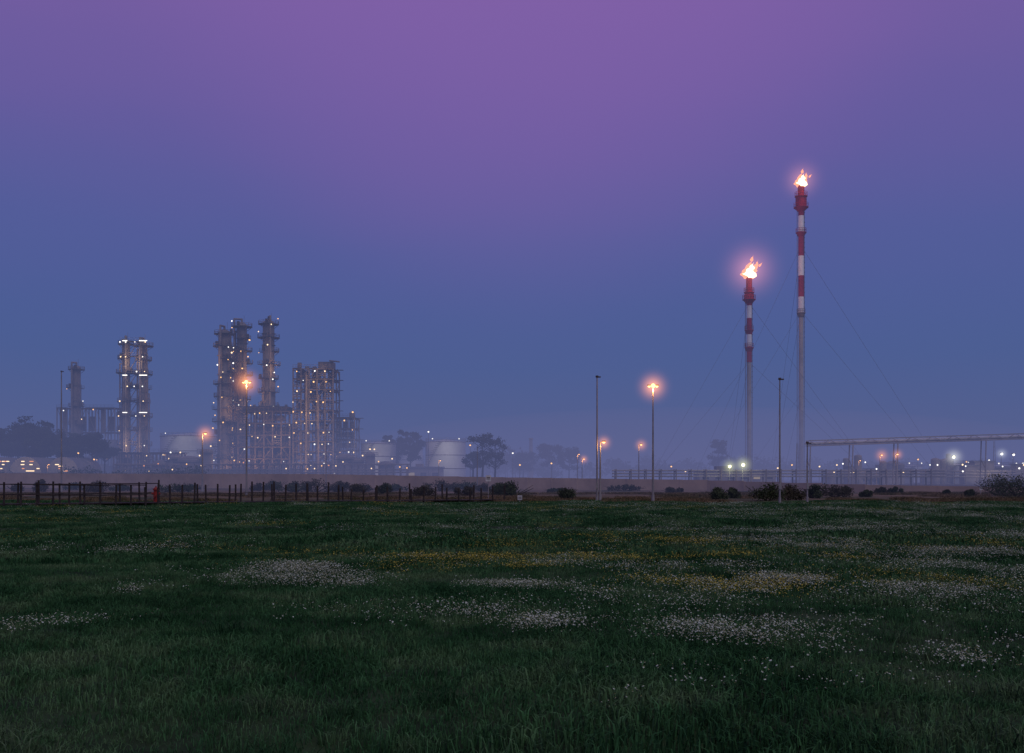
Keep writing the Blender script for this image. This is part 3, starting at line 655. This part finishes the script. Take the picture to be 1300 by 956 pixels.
def tree(px,D,top,w,name='tree',k='leaf',dens=1.0,crown0=.3,flat=False,ls=.35,z0=0,trunk=.35):
    b=B(); x=X(px,D); h=Zt(top,D)-z0
    b.cyl((x,D,z0-.3),(x+h*.02,D,z0+h*.45),trunk,trunk*.6,'bark',8,False); b.cyl((x+h*.02,D,z0+h*.45),(x,D,z0+h*.85),trunk*.6,trunk*.15,'bark',6,False)
    nlimb=18
    for q in range(nlimb):
        t=rng.uniform(crown0,.85) if not flat else rng.uniform(.5,.75); a=rng.uniform(0,6.28)
        st=(x+h*.01,D,z0+h*t); prof=math.sin(math.pi*min(1,max(.12,(t-crown0+.12)/(1.05-crown0))))
        L_=w*.5*(prof if not flat else rng.uniform(.3,1)); 
        en=(x+L_*math.cos(a),D+L_*math.sin(a),min(z0+h*.97,z0+h*t+L_*rng.uniform(.3,.8))) if not flat else (x+L_*math.cos(a),D+L_*math.sin(a),z0+h*rng.uniform(.7,.95))
        b.cyl(st,en,trunk*.3,.05,'bark',5,False)
        for s in range(4):
            u=rng.uniform(.4,1); p=Vector(st).lerp(Vector(en),u); d=Vector(rng.normal(0,1,3)); d.z=abs(d.z); d.normalize(); e2=p+d*w*.13
            b.cyl(p,e2,.07,.03,'bark',4,False)
            rr=w*rng.uniform(.07,.15); b.leaves(tuple(e2),(rr*1.2,rr*1.2,rr*(.6 if flat else .85)),int(70*dens),ls,k)
    b.obj(name)
tree(612,270,550,9,k='leafd',dens=.4,ls=.22); tree(628,275,556,8,k='leafd',dens=.35,ls=.22); tree(600,285,575,6,k='leaf',dens=.6,ls=.25)
tree(520,350,538,9,k='pine',dens=1); tree(496,360,546,8,k='pine'); tree(911,380,556,8,k='leafd',dens=.5,ls=.3); tree(700,400,566,12,k='leafd',dens=.6,ls=.35); tree(722,400,570,10,k='leaf',dens=.6,ls=.35); tree(664,410,575,10,k='leaf',ls=.3)
for px,top,w in [(10,549,12),(32,534,13),(52,540,11),(-15,540,16),(78,549,11),(98,556,10),(116,552,11),(132,564,9),(22,563,12),(84,566,11),(48,565,10)]:
    tree(px,300+rng.uniform(-12,12),top,w,'pine_tree','pine',1.1,flat=True,ls=.33)
b=B()
for i in range(230):
    px=rng.uniform(-150,1450); D=rng.uniform(470,620); x=X(px,D)
    hh=Zt(590-14*max(0,noise.noise(Vector((px*.01,0,4))))*2-rng.uniform(-4,10),D)
    b.cyl((x,D,0),(x,D,hh*.6),.4,.2,'bark',4,False)
    for q in range(5): b.leaves((x+rng.normal(0,4),D+rng.normal(0,3),hh*rng.uniform(.35,.85)),(4.5,4,hh*.22),38,.8,'leaf')
b.obj('distant_trees')
b=B()
for i in range(70):
    px=rng.uniform(-30,250); D=rng.uniform(225,262); x=X(px,D); hh=rng.uniform(2,5)
    if 0<px<95: hh*=.35
    for q in range(3): b.leaves((x+rng.normal(0,2),D,hh*rng.uniform(.3,.7)),(2.5,2,hh*.35),60,.25,'leaf')
b.obj('hedge')
hv=[];hf=[]
for i in range(81):
    x=-1500+i*37.5; h=6+16*max(0,noise.noise(Vector((i*.09,1,1))))+ (10 if x<-200 else 0)
    hv+= [(x,1100,-1),(x,1180,h),(x,1300,-1)]
for i in range(80):
    o_=i*3; hf+=[(o_,o_+3,o_+4,o_+1),(o_+1,o_+4,o_+5,o_+2)]
me=bpy.data.meshes.new('hill'); me.from_pydata(hv,[],hf); me.materials.append(M['pine']); scene.collection.objects.link(bpy.data.objects.new('hill',me))
# ---------------------------------------------------------------- mist (homogeneous absorbing volumes, haze light painted in as emission)
def mistmat(name,sig,col):
    m=bpy.data.materials.new(name); m.use_nodes=True; nt=m.node_tree;N=nt.nodes;L=nt.links; N.remove(N['Principled BSDF'])
    a=N.new('ShaderNodeVolumeAbsorption'); a.inputs['Color'].default_value=(0,0,0,1); a.inputs['Density'].default_value=sig
    e=N.new('ShaderNodeEmission'); e.inputs['Color'].default_value=(*col,1); e.inputs['Strength'].default_value=sig
    s=N.new('ShaderNodeAddShader'); L.new(a.outputs[0],s.inputs[0]); L.new(e.outputs[0],s.inputs[1]); L.new(s.outputs[0],N['Material Output'].inputs['Volume']); return m
def mistbox(x0,x1,y0,y1,z1,sig,col):
    M['mist']=mistmat('mist',sig,col); b=B(); b.box(((x0+x1)/2,(y0+y1)/2,z1/2-.5),(x1-x0,y1-y0,z1+1),'mist'); b.obj('mist')
c1=lin((80,94,142)); c2=lin((94,99,141))
mistbox(-1600,1600,72,1500,75,.0011,c1)
mistbox(-1500,1500,74,1400,16,.0022,c2)
def bank(c,r,sig,col):
    M['mist']=mistmat('mist_bank',sig,col); b=B(); b.sphere('mist',48,24); o=b.obj('mist_bank'); o.location=c; o.scale=r
bank((60,330,0),(140,110,24),.0022,lin((114,108,150)))
bank((-110,420,0),(120,45,24),.003,lin((100,100,136)))
# ---------------------------------------------------------------- world
w=bpy.data.worlds.new('World'); scene.world=w; w.use_nodes=True; nt=w.node_tree;N=nt.nodes;L=nt.links
for n in list(N): N.remove(n)
out=N.new('ShaderNodeOutputWorld'); bg=N.new('ShaderNodeBackground'); tc=N.new('ShaderNodeTexCoord')
nm=N.new('ShaderNodeVectorMath'); nm.operation='NORMALIZE'; L.new(tc.outputs['Generated'],nm.inputs[0])
sp=N.new('ShaderNodeSeparateXYZ'); L.new(nm.outputs[0],sp.inputs[0])
nzv=N.new('ShaderNodeTexNoise'); nzv.inputs['Scale'].default_value=1.6; nzv.inputs['Detail'].default_value=5; nzv.inputs['Roughness'].default_value=.5
mp=N.new('ShaderNodeMapping'); mp.inputs['Scale'].default_value=(1,1,3.5); L.new(nm.outputs[0],mp.inputs[0]); L.new(mp.outputs[0],nzv.inputs['Vector'])
ad=N.new('ShaderNodeMath'); ad.operation='MULTIPLY_ADD'; L.new(nzv.outputs['Fac'],ad.inputs[0]); ad.inputs[1].default_value=.10; L.new(sp.outputs['Z'],ad.inputs[2])
sb=N.new('ShaderNodeMath'); sb.operation='SUBTRACT'; L.new(ad.outputs[0],sb.inputs[0]); sb.inputs[1].default_value=.05
cr=N.new('ShaderNodeValToRGB'); L.new(sb.outputs[0],cr.inputs['Fac']); els=cr.color_ramp.elements
stops=[(0,(82,96,145)),(.044,(69,93,147)),(.123,(67,92,151)),(.235,(83,91,156)),(.33,(102,90,159)),(.43,(120,92,162)),(.6,(122,94,158)),(1,(96,84,140))]
els[0].position=0; els[0].color=(*lin(stops[0][1]),1); els[1].position=1; els[1].color=(*lin(stops[-1][1]),1)
for p,c in stops[1:-1]: e=els.new(p); e.color=(*lin(c),1)
dt=N.new('ShaderNodeVectorMath'); dt.operation='DOT_PRODUCT'; L.new(nm.outputs[0],dt.inputs[0]); dt.inputs[1].default_value=Vector((.02,.88,.52)).normalized()
mrr=N.new('ShaderNodeMapRange'); mrr.interpolation_type='SMOOTHSTEP'; L.new(dt.outputs['Value'],mrr.inputs['Value']); mrr.inputs['From Min'].default_value=.92; mrr.inputs['From Max'].default_value=1.0; mrr.inputs['To Max'].default_value=.42
mx=N.new('ShaderNodeMix'); mx.data_type='RGBA'; L.new(mrr.outputs[0],mx.inputs['Factor']); L.new(cr.outputs[0],mx.inputs['A']); mx.inputs['B'].default_value=(*lin((144,99,176)),1)
L.new(mx.outputs['Result'],bg.inputs['Color']); bg.inputs['Strength'].default_value=1.0
sky=N.new('ShaderNodeTexSky'); sky.sky_type='NISHITA'; sky.sun_disc=False; sky.sun_elevation=math.radians(2); sky.sun_rotation=math.radians(200)
bg2=N.new('ShaderNodeBackground'); bg2.inputs['Strength'].default_value=.002; L.new(sky.outputs[0],bg2.inputs['Color'])
ash=N.new('ShaderNodeAddShader'); L.new(bg.outputs[0],ash.inputs[0]); L.new(bg2.outputs[0],ash.inputs[1]); L.new(ash.outputs[0],out.inputs['Surface'])
s=bpy.data.lights.new('dusk_fill','SUN'); s.energy=.85; s.angle=math.radians(60); s.color=(1,.96,.86); so=bpy.data.objects.new('dusk_fill',s); so.rotation_euler=(math.radians(42),0,math.radians(25)); scene.collection.objects.link(so)  # soft fill added to brighten the grass and camera-facing sides
# ---------------------------------------------------------------- camera
cd=bpy.data.cameras.new('camera'); cd.lens=F/1300*36; cd.sensor_width=36; cd.shift_y=(HY-478)/1300; cd.clip_end=8000; cd.clip_start=.1
co=bpy.data.objects.new('camera',cd); co.location=(0,0,EYE); co.rotation_euler=(math.radians(90),0,0); scene.collection.objects.link(co); scene.camera=co
scene.view_settings.view_transform='Standard'; scene.view_settings.look='None'; scene.view_settings.exposure=0
print('flowers',len(W),len(Yl))
